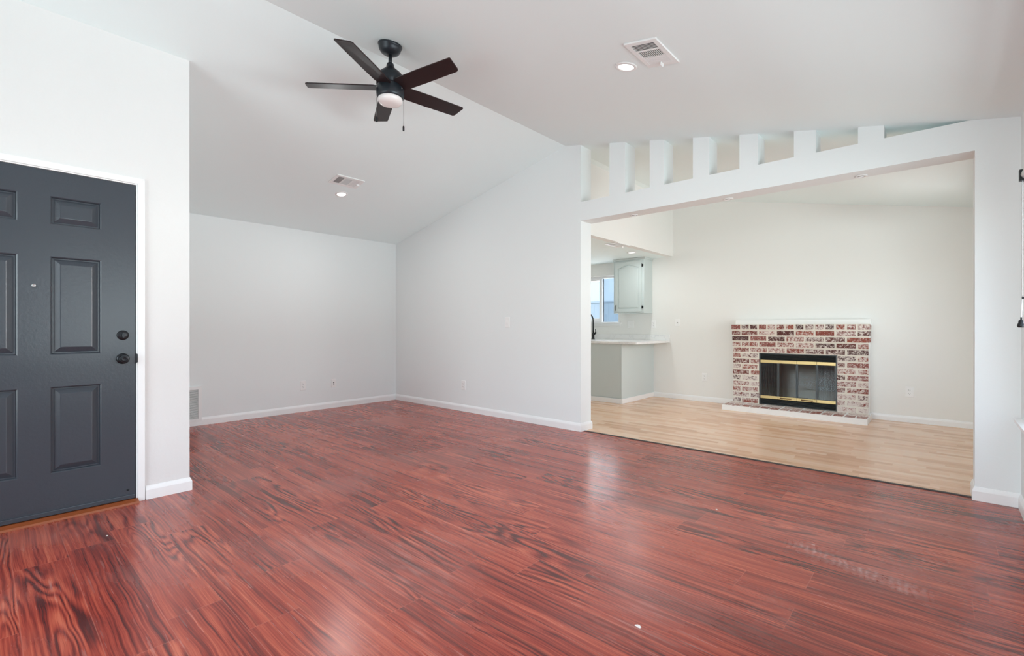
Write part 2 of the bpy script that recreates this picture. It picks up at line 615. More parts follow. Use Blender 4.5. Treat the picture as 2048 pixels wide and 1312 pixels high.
# ------------------------------------------------------------------ floors
struct(MB().box(XL - .12, XR + .12, YB - .12, 4.405, -.08, 0).build('floor', M['floor']),
       'scuffed cherry-red plank floor of the front room', 'floor')
struct(MB().box(XL - .12, XR + .12, 4.405, Y1 + .12, -.08, 0).build('floor_dining', M['oak']),
       'pale oak strip floor in front of the brick fireplace', 'floor')
m = MB()
m.prism([(4.388, 0.0), (4.392, 0.005), (4.418, 0.005), (4.424, 0.0)], 0, XJ + .014, XJR - .014)
tag(m.build('transition_strip', M['rubber']), 'thin dark transition strip between the red and the pale floor', 'transition strip')

# ------------------------------------------------------------------ ceiling
m = MB()
zt = 0.12
m.prism([(XL, ceil(XL)), (RX, RZ), (XR, ceil(XR)), (XR, ceil(XR) + zt), (RX, RZ + zt), (XL, ceil(XL) + zt)], 1, YB, Y1)
struct(m.build('ceiling', M['ceil']), 'white vaulted ceiling with a shallow ridge', 'ceiling')
m = MB()
m.box(XL, XK - .1, Y0 + TH, Y1, ZK, ZK + .1)
struct(m.build('ceiling_kitchen', M['ceil']), 'low flat white ceiling over the kitchen', 'ceiling')
m = MB()
m.prism([(XK - .1, ZK), (XK, ZK), (XK, ceil(XK)), (XK - .1, ceil(XK - .1))], 1, Y0 + TH, Y1)
struct(m.build('wall_kitchen', M['wall_warm']), 'white drop wall above the kitchen, ending at the dining wall', 'wall')


# ------------------------------------------------------------------ walls
def gable(x0, x1, zlo=0.0):
    p = [(x0, zlo), (x1, zlo), (x1, ceil(x1))]
    if x0 < RX < x1:
        p.append((RX, RZ))
    p.append((x0, ceil(x0)))
    return p


m = MB().box(XL - .12, XL, YB - .12, Y1 + .12, 0, ZL + .12)
struct(m.build('wall_left', M['wall']), 'far left white wall behind the entry', 'wall')

# entry wall with the door opening, plus its return
DY0, DY1, DZ = -0.275, 0.676, 2.063
m = MB()
tE = 0.14


def slabE(lo, ya, yb):
    m.prism([(XE - tE, lo), (XE, lo), (XE, ceil(XE)), (XE - tE, ceil(XE - tE))], 1, ya, yb)


slabE(0, YB, DY0)
slabE(DZ, DY0, DY1)
slabE(0, DY1, YE)
m.prism([(XL, 0), (XE - tE, 0), (XE - tE, ceil(XE - tE)), (XL, ceil(XL))], 1, YE - .12, YE)
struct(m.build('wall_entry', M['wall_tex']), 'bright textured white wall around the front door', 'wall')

# opening wall: solid left part, header, right pier, posts
m = MB()
m.prism([(XL, 0), (XJ, 0), (XJ, ceil(XJ)), (RX, RZ), (XL, ceil(XL))], 1, Y0, Y0 + TH)
wb = struct(m.build('wall_back', M['wall']), 'white gable wall with the wide opening to the dining room', 'wall')
xl = RX + (RZ - ZLEDGE) / SR
m = MB().prism([(XJ, ZH), (XR, ZH), (XR, ceil(XR)), (xl, ZLEDGE), (XJ, ZLEDGE)], 1, Y0, Y0 + TH)
m.build('header', M['wall'], wb)
MB().prism([(XJR, 0), (XR, 0), (XR, ZH), (XJR, ZH)], 1, Y0, Y0 + TH).build('pier', M['wall'], wb)
for a, b in ((-2.550, -2.369), (-2.104, -1.959), (-1.682, -1.536), (-1.281, -1.135), (-.870, -.720), (-.452, -.298)):
    MB().prism([(a, ZLEDGE), (b, ZLEDGE), (b, ceil(b)), (a, ceil(a))], 1, Y0, Y0 + TH).build('post', M['wall'], wb)

# dining / kitchen far wall with window and firebox holes
KW = (-4.918, -4.153, 1.222, 2.05)
FB = (-1.90, -0.925, 0.0, 0.80)
m = MB()
m.prism(gable(XL, KW[0]), 1, Y1, Y1 + .14)
m.box(KW[0], KW[1], Y1, Y1 + .14, 0, KW[2])
m.prism(gable(KW[0], KW[1], KW[3]), 1, Y1, Y1 + .14)
m.prism(gable(KW[1], FB[0]), 1, Y1, Y1 + .14)
m.prism(gable(FB[0], FB[1], FB[3]), 1, Y1, Y1 + .14)
m.prism(gable(FB[1], XR), 1, Y1, Y1 + .14)
struct(m.build('wall_dining', M['wall_warm']), 'white wall behind the brick fireplace and kitchen', 'wall')

# right wall (window beside the camera, window added for daylight in the dining room)
RWIN = (0.35, 4.06, 0.571, 2.06)
PAT = (5.15, 6.65, 0.70, 2.06)  # opening of the unseen dining window, added to let light in
m = MB()
xa, xb = XR, XR + .14
m.box(xa, xb, YB - .12, RWIN[0], 0, ZR)
m.box(xa, xb, RWIN[0], RWIN[1], 0, RWIN[2])
m.box(xa, xb, RWIN[0], RWIN[1], RWIN[3], ZR)
m.box(xa, xb, RWIN[1], PAT[0], 0, ZR)
m.box(xa, xb, PAT[0], PAT[1], 0, PAT[2])
m.box(xa, xb, PAT[0], PAT[1], PAT[3], ZR)
m.box(xa, xb, PAT[1], Y1 + .14, 0, ZR)
struct(m.build('wall_right', M['wall']), 'white window wall at the right edge', 'wall')

FW = (-3.4, -0.1, 0.4, 2.2)  # opening of the unseen window added behind the viewer
m = MB()
m.prism(gable(XL, FW[0]), 1, YB - .12, YB)
m.box(FW[0], FW[1], YB - .12, YB, 0, FW[2])
m.prism(gable(FW[0], FW[1], FW[3]), 1, YB - .12, YB)
m.prism(gable(FW[1], XR), 1, YB - .12, YB)
struct(m.build('wall_front', M['wall']), 'white wall with an added window behind the viewer', 'wall')


# ------------------------------------------------------------------ baseboards
def offset_path(pts, d):
    """shift an open 2-D polyline to its right by d with mitred corners"""
    out = []
    n = len(pts)
    for i in range(n):
        ns = []
        for a, b in ((i - 1, i), (i, i + 1)):
            if a < 0 or b >= n:
                continue
            e = (Vector(pts[b]) - Vector(pts[a])).normalized()
            ns.append(Vector((e.y, -e.x)))
        if len(ns) == 1:
            o = ns[0] * d
        else:
            h = (ns[0] + ns[1]).normalized()
            o = h * (d / h.dot(ns[0]))
        out.append(Vector(pts[i]) + o)
    return out


BP = [(0, 0), (.013, 0), (.013, .062), (.0105, .071), (.006, .082), (.003, .088), (0, .089)]


def baseboard(name, pts, label, prof=BP, mat=None, parent=None):
    rows = [[(q.x, q.y, z) for q in offset_path(pts, d)] for d, z in prof]
    k, n = len(prof), len(pts)
    vs = [p for r in rows for p in r]
    fs = []
    for i in range(k):
        j = (i + 1) % k
        for c in range(n - 1):
            fs.append((i * n + c, i * n + c + 1, j * n + c + 1, j * n + c))
    fs.append(tuple(i * n for i in range(k)))
    fs.append(tuple(i * n + n - 1 for i in reversed(range(k))))
    o = MB().add(vs, fs).build(name, mat or M['trim'], parent)
    if parent is None:
        struct(o, label, 'baseboard')
    return o


baseboard('baseboard_left', [(XL, YE), (XL, Y0)], 'white baseboard along the far left wall')
baseboard('baseboard_back', [(XL, Y0), (XJ, Y0), (XJ, Y0 + TH), (XL + 1, Y0 + TH)], 'white baseboard along the gable wall, wrapping its end')
baseboard('baseboard_pier', [(XJR, Y0 + TH), (XJR, Y0), (XR, Y0)], 'white baseboard around the pier right of the opening')
baseboard('baseboard_right', [(XR, Y0), (XR, YB)], 'white baseboard under the right window')
baseboard('baseboard_entry', [(XE, 0.716), (XE, YE), (XL, YE)][::1], 'white baseboard from the door casing round the wall corner')
baseboard('baseboard_front', [(XE, YB), (XE, -.315)], 'white baseboard on the far side of the door')
BP2 = [(0, 0), (.012, 0), (.012, .05), (.009, .066), (.004, .074), (0, .076)]
baseboard('baseboard_dining', [(-3.50, Y1), (-2.235, Y1)], 'white baseboard between the kitchen cabinet and the hearth', BP2)
baseboard('baseboard_hearth', [(-.62, Y1), (XR, Y1)], 'white baseboard right of the brick fireplace', BP2)

# ------------------------------------------------------------------ front door
door = thing('door_1', 'slate grey six-panel front door', 'door', (XE, 0.2, 0), kind='structure')
YD0, YD1, ZD0, ZD1 = -0.264, 0.665, 0.024, 2.0545
XF = XE - 0.006
m = MB()
ys = [YD0, -0.097, 0.132, 0.266, 0.495, YD1]
zs = [ZD0, 0.270, 0.780, 0.970, 1.550, 1.740, 1.906, ZD1]
cell = {1: 1, 3: 1}
for i in range(5):
    for j in range(7):
        a, b, c, d = ys[i], ys[i + 1], zs[j], zs[j + 1]
        if i in (1, 3) and j in (1, 3, 5):
            rings = [(0, 0), (.005, .003), (.009, .016), (.015, .016), (.042, .003), (.046, .002)]
            prev = None
            for ins, dep in rings:
                q = [(XF - dep, a + ins, c + ins), (XF - dep, b - ins, c + ins), (XF - dep, b - ins, d - ins), (XF - dep, a + ins, d - ins)]
                if prev:
                    m.add(prev + q, [(k, (k + 1) % 4, 4 + (k + 1) % 4, 4 + k) for k in range(4)])
                prev = q
            m.add(prev, [(0, 1, 2, 3)])
        else:
            m.add([(XF, a, c), (XF, b, c), (XF, b, d), (XF, a, d)], [(0, 1, 2, 3)])
XBk = XF - .044
m.add([(XF, YD0, ZD0), (XF, YD1, ZD0), (XF, YD1, ZD1), (XF, YD0, ZD1), (XBk, YD0, ZD0), (XBk, YD1, ZD0), (XBk, YD1, ZD1), (XBk, YD0, ZD1)],
      [(0, 1, 5, 4), (1, 2, 6, 5), (2, 3, 7, 6), (3, 0, 4, 7), (4, 5, 6, 7)])
m.build('door_slab', M['door'], door)
m = MB().box(XF, XF + .009, YD0 + .004, YD1 - .004, ZD0 + .002, ZD0 + .028)
m.build('door_sweep', M['door'], door, bevel=.003)
FACE = Matrix.Rotation(R(90), 4, 'Y')          # local z -> world +x


def at(x, y, z, rot=FACE):
    return Matrix.Translation((x, y, z)) @ rot


m = MB().lathe([(.0, -.004), (.034, -.004), (.034, .003), (.030, .008), (.022, .011), (.012, .012), (.012, .030)], 32, at(XF, .600, .932))
kn = m.build('door_knob', M['bronze'], door)
m = MB().lathe([(.0, .026), (.012, .026), (.024, .034), (.0285, .044), (.027, .052), (.021, .057), (.019, .056), (.015, .060), (.010, .061), (.008, .059), (0, .059)], 32, at(XF, .600, .932))
m.build('knob_handle', M['bronze'], kn)
m = MB().lathe([(0, -.004), (.031, -.004), (.031, .004), (.027, .008), (.012, .010), (0, .010)], 32, at(XF, .600, 1.082))
db = m.build('deadbolt', M['bronze'], door)
m = MB()
m.lathe([(0, .008), (.006, .008), (.006, .014), (0, .014)], 16, at(XF, .600, 1.082))
prof = [(cos(a) * .008, sin(a) * .017) for a in [2 * pi * k / 20 for k in range(20)]]
m.prism([(.600 + a, 1.082 + b) for a, b in prof], 0, XF + .013, XF + .022)
m.build('thumb_turn', M['bronze'], db, bevel=.0015)
m = MB().lathe([(0, -.002), (.0095, -.002), (.0095, .003), (.006, .005), (.005, .002), (0, .002)], 20, at(XF, .197, 1.374))
pt(m.build('peephole', M['steel'], door), 'small steel peephole')
m = MB().lathe([(0, 0), (.006, 0), (.006, .006), (.003, .009), (0, .009)], 14, at(XF, .625, .085))
m.build('door_stop_pin', M['bronze'], door)
# jamb + stops as one frame around the slab
m = MB()
m.box(XE - tE, XE, YD1 + .003, DY1, 0, DZ)
m.box(XE - tE, XE, DY0, YD0 - .003, 0, DZ)
m.box(XE - tE, XE, YD0 - .003, YD1 + .003, ZD1 + .003, DZ)
m.box(XE - tE, XBk - .002, YD1 - .012, YD1 + .003, .02, DZ)
m.box(XE - tE, XBk - .002, YD0 - .003, YD0 + .012, .02, DZ)
m.build('door_jamb', M['trim'], door)
m = MB()
m.prism([(YD1 + .0005 - .003, .932 + .034 * 0 - .034), (YD1 + .010, .932 - .026), (YD1 + .010, .932 + .026), (YD1 - .0025, .932 + .034)], 0, XE - .004, XE + .003)
m.build('strike_plate', M['bronze'], door, bevel=.001)
# casing: mitred flat trim
cw, ct = 0.036, 0.014
CY0, CY1, CZ = YD0 - .010, YD1 + .010, ZD1 + .010
vs, fs = [], []
path = [(CY1, 0), (CY1, CZ), (CY0, CZ), (CY0, 0)]
outp = [(CY1 + cw, 0), (CY1 + cw, CZ + cw), (CY0 - cw, CZ + cw), (CY0 - cw, 0)]
m = MB()
for k in range(3):
    a, b, c, d = path[k], path[k + 1], outp[k + 1], outp[k]
    q = []
    for (p, h) in ((a, .011), (b, .011), (c, ct), (d, ct)):
        q.append((XE + h, *p))
    base = [(XE, *p) for p in (a, b, c, d)]
    m.add(q + base, [(0, 1, 2, 3), (4, 5, 6, 7), (0, 1, 5, 4), (1, 2, 6, 5), (2, 3, 7, 6), (3, 0, 4, 7)])
struct(m.build('trim_1', M['trim'], weld=False, bevel=.002), 'white mitred casing around the front door', 'trim')
m = MB().prism([(XE - tE + .01, 0), (XE + .052, 0), (XE + .047, .012), (XE + .012, .022), (XE - tE + .01, .022)], 1, YD0 - .002, YD1 + .010)
tag(m.build('door_threshold', M['thresh'], bevel=.001), 'orange varnished wooden threshold under the front door', 'threshold')


# ------------------------------------------------------------------ wall plates (built facing -y at the origin)
def rrect(w, h, r, n=4):
    p = []
    for cx, cz, a0 in ((w / 2 - r, h / 2 - r, 0), (-w / 2 + r, h / 2 - r, 90), (-w / 2 + r, -h / 2 + r, 180), (w / 2 - r, -h / 2 + r, 270)):
        for k in range(n + 1):
            a = R(a0 + 90 * k / n)
            p.append((cx + r * cos(a), cz + r * sin(a)))
    return p


def plate_mesh(w, h, t=.0055):
    m = MB()
    A, B = rrect(w, h, .006), rrect(w - .006, h - .006, .005)
    n = len(A)
    vs = [(x, 0, z) for x, z in A] + [(x, -t * .45, z) for x, z in A] + [(x, -t, z) for x, z in B]
    fs = [tuple(range(n)), tuple(range(3 * n - 1, 2 * n - 1, -1))]
    for q in range(2):
        for i in range(n):
            j = (i + 1) % n
            fs.append((q * n + i, q * n + j, (q + 1) * n + j, (q + 1) * n + i))
    return m.add(vs, fs)


ROT_L = (0, 0, R(90))        # on the x = const far-left wall, facing +x


def make_outlet(loc, rot, label, group, decora=False):
    t = thing('wall_outlet', label, 'outlet', loc, rot, group)
    plate_mesh(.078, .126).build('cover_plate', M['plate'], t, local=True)
    if decora:
        o = MB().box(-.017, .017, -.0075, -.004, -.034, .034).build('receptacle', M['plate'], t, .001, local=True)
        zc = (.019, -.019)
        hosts = [o, o]
    else:
        hosts = []
        zc = (.0195, -.0195)
        for z in zc:
            m = MB()
            pr = [(x, z + q) for x, q in rrect(.034, .029, .011, 5)]
            m.prism(pr, 1, -.0078, -.004)
            hosts.append(m.build('receptacle', M['plate'], t, .0008, local=True))
    for z, h in zip(zc, hosts):
        m = MB()
        m.box(-.0078, -.0052, -.0083, -.0070, z - .001, z + .0085)
        m.box(.0052, .0078, -.0083, -.0070, z + .000, z + .0075)
        m.lathe([(0, .0070), (.0026, .0070), (.0026, .0083), (0, .0083)], 12, Matrix.Translation((0, 0, z - .0075)) @ Matrix.Rotation(R(90), 4, 'X'))
        m.build('socket_slots', M['slot'], h, local=True)
    m = MB().lathe([(0, .004), (.0035, .004), (.0035, .0066), (0, .0072)], 12, Matrix.Rotation(R(90), 4, 'X'))
    m.build('screw', M['plate'], t, local=True)
    return t


OG = 'white duplex outlets low on the walls'
out1 = make_outlet((XL, 2.881, .352), ROT_L, 'white duplex outlet low on the far left wall, beside the coax plate', OG)
dup(out1, (-4.792, Y0, .351), (0, 0, 0), 'white duplex outlet low on the gable wall, below the light switch', OG)
dup(out1, (-2.676, Y1, .371), (0, 0, 0), 'white duplex outlet between the kitchen cabinet and the fireplace', OG)
dup(out1, (-.266, Y1, .363), (0, 0, 0), 'white duplex outlet right of the brick fireplace', OG)
make_outlet((-3.507, Y1, 1.188), (0, 0, 0), 'white rectangular outlet on the wall under the upper cabinet edge', 'kitchen wall plates', True)

t = thing('coax_plate', 'white coax cable plate low on the far left wall, nearer the corner', 'wall plate', (XL, 3.314, .346), ROT_L)
plate_mesh(.072, .118).build('cover_plate', M['plate'], t, local=True)
MB().lathe([(0, .004), (.008, .004), (.008, .007), (.0048, .008), (.0048, .016), (0, .016)], 14, Matrix.Translation((0, 0, .008)) @ Matrix.Rotation(R(90), 4, 'X')).build('coax_jack', M['slot'], t, local=True)
MB().box(-.006, .006, -.0068, -.004, -.030, -.018).build('phone_jack', M['slot'], t, local=True)

t = thing('phone_plate', 'white plate with one round hole, on the wall above the counter end', 'wall plate', (-3.100, Y1, 1.209), (0, 0, 0))
plate_mesh(.074, .118).build('cover_plate', M['plate'], t, local=True)
MB().lathe([(0, .004), (.007, .004), (.007, .0072), (0, .0072)], 14, Matrix.Rotation(R(90), 4, 'X')).build('jack', M['slot'], t, local=True)

t = thing('light_switch', 'white rocker light switch on the gable wall', 'light switch', (-3.985, Y0, 1.196), (0, 0, 0))
plate_mesh(.080, .132).build('cover_plate', M['plate'], t, local=True)
m = MB().prism([(-.0070, .034), (-.0100, .000), (-.0066, -.034), (-.003, -.034), (-.003, .034)], 0, -.0165, .0165)
m.build('rocker', M['plate'], t, local=True)

t = thing('double_switch', 'white double switch plate beside the kitchen window', 'light switch', (-3.919, Y1, 1.188), (0, 0, 0), 'kitchen wall plates')
plate_mesh(.116, .122).build('cover_plate', M['plate'], t, local=True)
for x in (-.023, .023):
    MB().prism([(-.0070, .034), (-.0100, .000), (-.0066, -.034), (-.003, -.034), (-.003, .034)], 0, x - .0165, x + .0165).build('rocker', M['plate'], t, local=True)

# ------------------------------------------------------------------ return-air grille
t = thing('return_air_grille', 'white louvred return-air grille low on the far left wall', 'air grille', (XL, 1.40, .249), (0, 0, 0))
gx, g0, g1, z0, z1 = XL, 1.10, 1.695, .046, .452
m = MB()
fw = .034
for a, b, c, d in ((g0, g1, z0, z0 + fw), (g0, g1, z1 - fw, z1), (g0, g0 + fw, z0 + fw, z1 - fw), (g1 - fw, g1, z0 + fw, z1 - fw)):
    m.box(gx + .001, gx + .019, a, b, c, d)
m.build('frame', M['enamel'], t)
MB().box(gx + .0005, gx + .003, g0 + fw, g1 - fw, z0 + fw, z1 - fw).build('duct_shade_sheet', M['dark'], t)  # near-black sheet puts the grille's inner shade into colour
m = MB()
ns = 27
for k in range(ns):
    z = z0 + fw + .006 + (z1 - z0 - 2 * fw - .012) * k / (ns - 1)
    m.prism([(gx + .004, z + .0035), (gx + .0155, z - .0045), (gx + .0165, z - .0035), (gx + .005, z + .0045)], 1, g0 + fw, g1 - fw)
m.build('louvres', M['enamel'], t)


# ------------------------------------------------------------------ ceiling vents and recessed lights
def make_vent(loc, rot, label, cat='ceiling vent'):
    t = thing('ceiling_vent', label, cat, loc, rot, 'white ceiling air vents')
    w, l = .205, .330
    m = MB()
    fi = .030
    for x0, x1, y0, y1 in ((-w / 2, w / 2, -l / 2, -l / 2 + fi), (-w / 2, w / 2, l / 2 - fi - .012, l / 2),
                           (-w / 2, -w / 2 + fi, -l / 2 + fi, l / 2 - fi - .012), (w / 2 - fi, w / 2, -l / 2 + fi, l / 2 - fi - .012)):
        m.box(x0, x1, y0, y1, -.011, -.0005)
    yb = [-l / 2 + fi, -.050, .040, l / 2 - fi - .012]
    for y in yb[1:3]:
        m.box(-w / 2 + fi, w / 2 - fi, y - .005, y + .005, -.011, -.0005)
    m.build('frame', M['enamel'], t, .002, local=True, weld=False)
    MB().box(-w / 2 + fi, w / 2 - fi, -l / 2 + fi, l / 2 - fi - .012, -.002, -.0004).build('duct_shade_sheet', M['vent_shade'], t, local=True)
    for b, (tilt, n, along) in enumerate(((-1, 6, 'x'), (1, 12, 'y'), (1, 6, 'x'))):
        m = MB()
        ya, yz = yb[b] + (.005 if b else 0), yb[b + 1] - (.005 if b < 2 else 0)
        if along == 'x':
            for k in range(n):
                y = ya + (yz - ya) * (k + .5) / n
                dd = .0042 * tilt
                m.prism([(y - dd - .002, -.0035), (y + dd - .002, -.0105), (y + dd + .002, -.0105), (y - dd + .002, -.0035)], 0, -w / 2 + fi, w / 2 - fi)
        else:
            for k in range(n):
                x = -w / 2 + fi + (w - 2 * fi) * (k + .5) / n
                m.prism([(x - .0045, -.0035), (x - .0005, -.0105), (x + .0045, -.0105), (x + .0005, -.0035)], 1, ya, yz)
        m.build('louvre_bank', M['enamel'], t, local=True)
    m = MB().box(.004, .009, l / 2 - .055, l / 2 - .018, -.030, -.010)
    m.build('damper_lever', M['enamel'], t, .001, local=True)
    return t


aR, aL = atan(SR), -atan(SL)
v1 = make_vent((-1.290, 2.700, ceil(-1.290)), (0, aR, 0), 'white ceiling vent right of the fan, next to the bigger light disc')
dup(v1, (-4.912, 2.712, ceil(-4.912)), (0, aL, R(180) * 0), 'white ceiling vent on the far slope, low beyond the fan')
dup(v1, (-3.275, 5.80, ZK), (0, 0, 0), 'white vent flush in the low kitchen ceiling')


def make_can(loc, rot, label, r=.050, watts=5.0):
    t = thing('recessed_light', label, 'recessed light', loc, rot, 'white recessed ceiling lights')
    m = MB().lathe([(r + .001, -.0005), (r * 1.42, -.0005), (r * 1.42, -.003), (r * 1.30, -.006), (r * 1.04, -.0065), (r + .001, -.005)], 40)
    m.f = [f for f in m.f if len(f) == 4]
    m.mi, m.sm = m.mi[:len(m.f)], m.sm[:len(m.f)]
    m.build('trim_ring', M['enamel'], t, local=True)
    m = MB().lathe([(0, -.0045), (r * .7, -.0043), (r + .001, -.0030), (r + .001, -.001), (0, -.001)], 40)
    m.build('lens', M['led'], t, local=True)
    l = bpy.data.lights.new('recessed_light_glow', 'AREA')
    l.shape = 'DISK'
    l.size = r * 1.8
    l.energy = watts
    l.color = (.96, 1, 1)
    lo = bpy.data.objects.new('recessed_light_glow', l)
    COL.objects.link(lo)
    lo.parent = t
    lo.location = (0, 0, -.012)
    return t


c1 = make_can((-1.526, 2.815, ceil(-1.526)), (0, aR, 0), 'glowing round recessed light right of the fan, beside the vent')
c2 = dup(c1, (-5.212, 2.810, ceil(-5.212)), (0, aL, 0), 'glowing round recessed light on the far ceiling slope')
for ch in c2.children:
    if ch.type == 'LIGHT':
        ch.data.energy = 8.0
c3 = dup(c1, (-3.460, 6.557, ZK), (0, 0, 0), 'glowing round recessed light in the low kitchen ceiling')


def make_gimbal(loc, label):
    t = thing('downlight', label, 'downlight', loc, (0, 0, 0), 'mini gimbal downlights under the header beam')
    r = .036
    m = MB().lathe([(r * .78, -.001), (r * 1.15, -.001), (r * 1.15, -.004), (r * 1.0, -.008), (r * .8, -.008), (r * .78, -.004)], 32)
    m.f = [f for f in m.f if len(f) == 4]
    m.mi, m.sm = m.mi[:len(m.f)], m.sm[:len(m.f)]
    m.build('trim_ring', M['enamel'], t, local=True)
    tl = Matrix.Rotation(R(14), 4, 'X')
    MB().lathe([(0, -.0012), (r * .76, -.0012), (r * .76, -.004), (r * .6, -.003), (0, -.003)], 28, tl).build('bulb_housing', M['gimbal'], t, local=True)
    MB().lathe([(0, -.003), (r * .55, -.003), (r * .50, -.009), (0, -.012)], 24, tl).build('bulb', M['plate'], t, local=True)
    return t


d1 = make_gimbal((-2.345, 4.492, ZH), 'small gimbal downlight under the header, nearest the kitchen side')
dup(d1, (-1.417, 4.492, ZH), (0, 0, 0), 'small gimbal downlight under the middle of the header')
dup(d1, (-.447, 4.495, ZH), (0, 0, 0), 'small gimbal downlight under the header, nearest the right pier')

# ------------------------------------------------------------------ ceiling fan
FX, FY = -2.853, 1.903
FZ = ceil(FX)
fan = thing('ceiling_fan', 'black five-blade ceiling fan with an opal light under its hub', 'ceiling fan', (FX, FY, FZ))
tiltR = Matrix.Translation((FX, FY, FZ)) @ Matrix.Rotation(aR, 4, 'Y')
m = MB().lathe([(0, 0), (.078, 0), (.083, -.004), (.083, -.014), (.079, -.018), (.076, -.032), (.069, -.048), (.056, -.063), (.040, -.071), (.024, -.074), (0, -.074)], 48, tiltR)
m.build('canopy', M['fan'], fan)
T = Matrix.Translation((FX, FY, 0))
m = MB().lathe([(.010, FZ - .066), (.013, FZ - .066), (.013, 2.955), (.010, 2.955)], 20, T)
m.build('down_rod', M['fan'], fan)
m = MB().lathe([(0, 2.972), (.022, 2.972), (.026, 2.962), (.027, 2.948), (.034, 2.940), (.044, 2.928), (.060, 2.916), (.078, 2.900), (.090, 2.880),
                (.095, 2.862), (.095, 2.822), (.092, 2.820), (.092, 2.812), (.0, 2.812)], 56, T)
m.build('motor_housing', M['fan'], fan)
m = MB().lathe([(0, 2.812), (.090, 2.812), (.095, 2.806), (.095, 2.760), (.093, 2.742), (.088, 2.730), (.084, 2.727), (0, 2.727)], 56, T)
lk = m.build('light_kit', M['fan'], fan)
m = MB().lathe([(.0, 2.728), (.083, 2.728), (.085, 2.722), (.083, 2.708), (.074, 2.696), (.055, 2.688), (.03, 2.684), (0, 2.683)], 56, T)
pt(m.build('light_lens', M['opal'], lk), 'white opal light lens')
for a in (0, 1, 2):
    an = R(20 + 120 * a)
    m = MB().lathe([(0, 0), (.005, 0), (.005, .004), (0, .005)], 10, Matrix.Translation((FX + .094 * cos(an), FY + .094 * sin(an), 2.785)) @ Matrix.Rotation(an, 4, 'Z') @ FACE)
    m.build('screw', M['steel'], lk)
ZB = 2.803
for a in (82, 154, 226, 298, 10):
    B = Matrix.Translation((FX, FY, ZB)) @ Matrix.Rotation(R(a), 4, 'Z') @ Matrix.Rotation(R(-12.5), 4, 'X')
    o = [(.105, -.060), (.30, -.062), (.570, -.058), (.576, -.054), (.577, -.048), (.565, .040), (.559, .052), (.547, .059), (.30, .062), (.105, .060), (.085, .048), (.085, -.048)]
    m = MB().prism(o, 2, -.004, .004, mat=B)
    bl = m.build('blade', M['blade'], fan, .0015)
    m = MB().prism([(.060, -.030), (.135, -.030), (.165, -.016), (.170, 0), (.165, .016), (.135, .030), (.060, .030)], 2, .0042, .009, mat=B)
    m.build('blade_bracket', M['fan'], bl, .001)


def chain(x, y, z0, z1, zf):
    m = MB().tube([(x, y, z0), (x, y, z1)], .0013, 6)
    o = m.build('pull_chain', M['chain'], fan)
    m = MB().lathe([(0, zf), (.0055, zf + .001), (.0065, zf + .006), (.0065, zf + .030), (.004, zf + .036), (0, zf + .038)], 14, Matrix.Translation((x, y, 0)))
    m.build('chain_fob', M['black'], o)


vr = Vector((cos(R(41.95)), sin(R(41.95)), 0))   # the fan's axis across the room
chain(FX + vr.x * .0925, FY + vr.y * .0925, 2.735, 2.540, 2.502)
chain(FX - vr.x * .0945, FY - vr.y * .0945, 2.742, 2.600, 2.566)

# ------------------------------------------------------------------ fireplace
fp = thing('fireplace', 'whitewashed red brick fireplace with brass-trimmed glass doors', 'fireplace', (-1.42, Y1, 0))
BX0, BX1, BYF = -2.205, -.645, 7.200
NR = 14
ZT, ZB0 = 1.176, 0.070
RH = (ZT - ZB0) / NR
OX0, OX1, OZ0, OZ1 = -1.863, -.962, ZB0, ZT - 5 * RH
rnd = random.Random(11)
m = MB()
tone, wash = [], []


def brick(x0, x1, y0, y1, z0, z1, t=None, w=None):
    j = .0018
    q = [rnd.uniform(-j, j) for _ in range(6)]
    m.box(x0 + q[0], x1 + q[1], y0 + q[2], y1, z0 + q[4], z1 + q[5], 1)
    tv = rnd.random() if t is None else t
    wv = rnd.random() if w is None else w
    while len(tone) < len(m.f):
        tone.append(tv)
        wash.append(wv)


def fill(n):
    while len(tone) < len(m.f):
        tone.append(.5)
        wash.append(.5)


back = 7.389
row_out = {0: .024, 1: .017, 2: .011, 3: .005}
for r in range(NR):
    z1 = ZT - r * RH
    z0 = z1 - RH
    ex = row_out.get(r, 0.0)
    yf = BYF - ex
    segs = [(BX0 - ex * .6, BX1 + ex * .6)] if r < 5 else [(BX0, OX0), (OX1, BX1)]
    for a, b in segs:
        m.box(a + .003, b - .003, yf + .005, back, z0, z1, 0)
        fill(0)
    mort = .0115
    L = BX1 - BX0
    mod = L / 7
    xs = []
    if r == 0:
        xs = [(BX0 + mod / 2 * k, BX0 + mod / 2 * (k + 1)) for k in range(14)]
    elif r % 2 == 1:
        xs = [(BX0, BX0 + mod / 2)] + [(BX0 + mod / 2 + mod * k, BX0 + mod / 2 + mod * (k + 1)) for k in range(6)] + [(BX1 - mod / 2, BX1)]
    else:
        xs = [(BX0 + mod * k, BX0 + mod * (k + 1)) for k in range(7)]
    for (a, b) in xs:
        a2, b2 = a + mort, b - mort
        if a == BX0:
            a2 = BX0 - ex * .6
        if abs(b - BX1) < 1e-6:
            b2 = BX1 + ex * .6
        if r >= 5:
            if a2 >= OX0 and b2 <= OX1:
                continue
            if a2 < OX0 < b2:
                b2 = OX0
            elif a2 < OX1 < b2:
                a2 = OX1
            if b2 - a2 < .025:
                continue
        zt = z1 - (.005 if r == 0 else .0110)
        low = r / NR
        w = min(1, max(0, rnd.gauss(.46 + .26 * low, .10)))
        t = rnd.random()
        if rnd.random() < .16:
            t = rnd.uniform(0, .12)
        yb = back if (a == BX0 or abs(b - BX1) < 1e-6) else yf + .09
        if a2 == OX1 or b2 == OX0:
            yb = back - .06
        brick(a2, b2, yf, yb, z0 + .0100, zt, t, w)
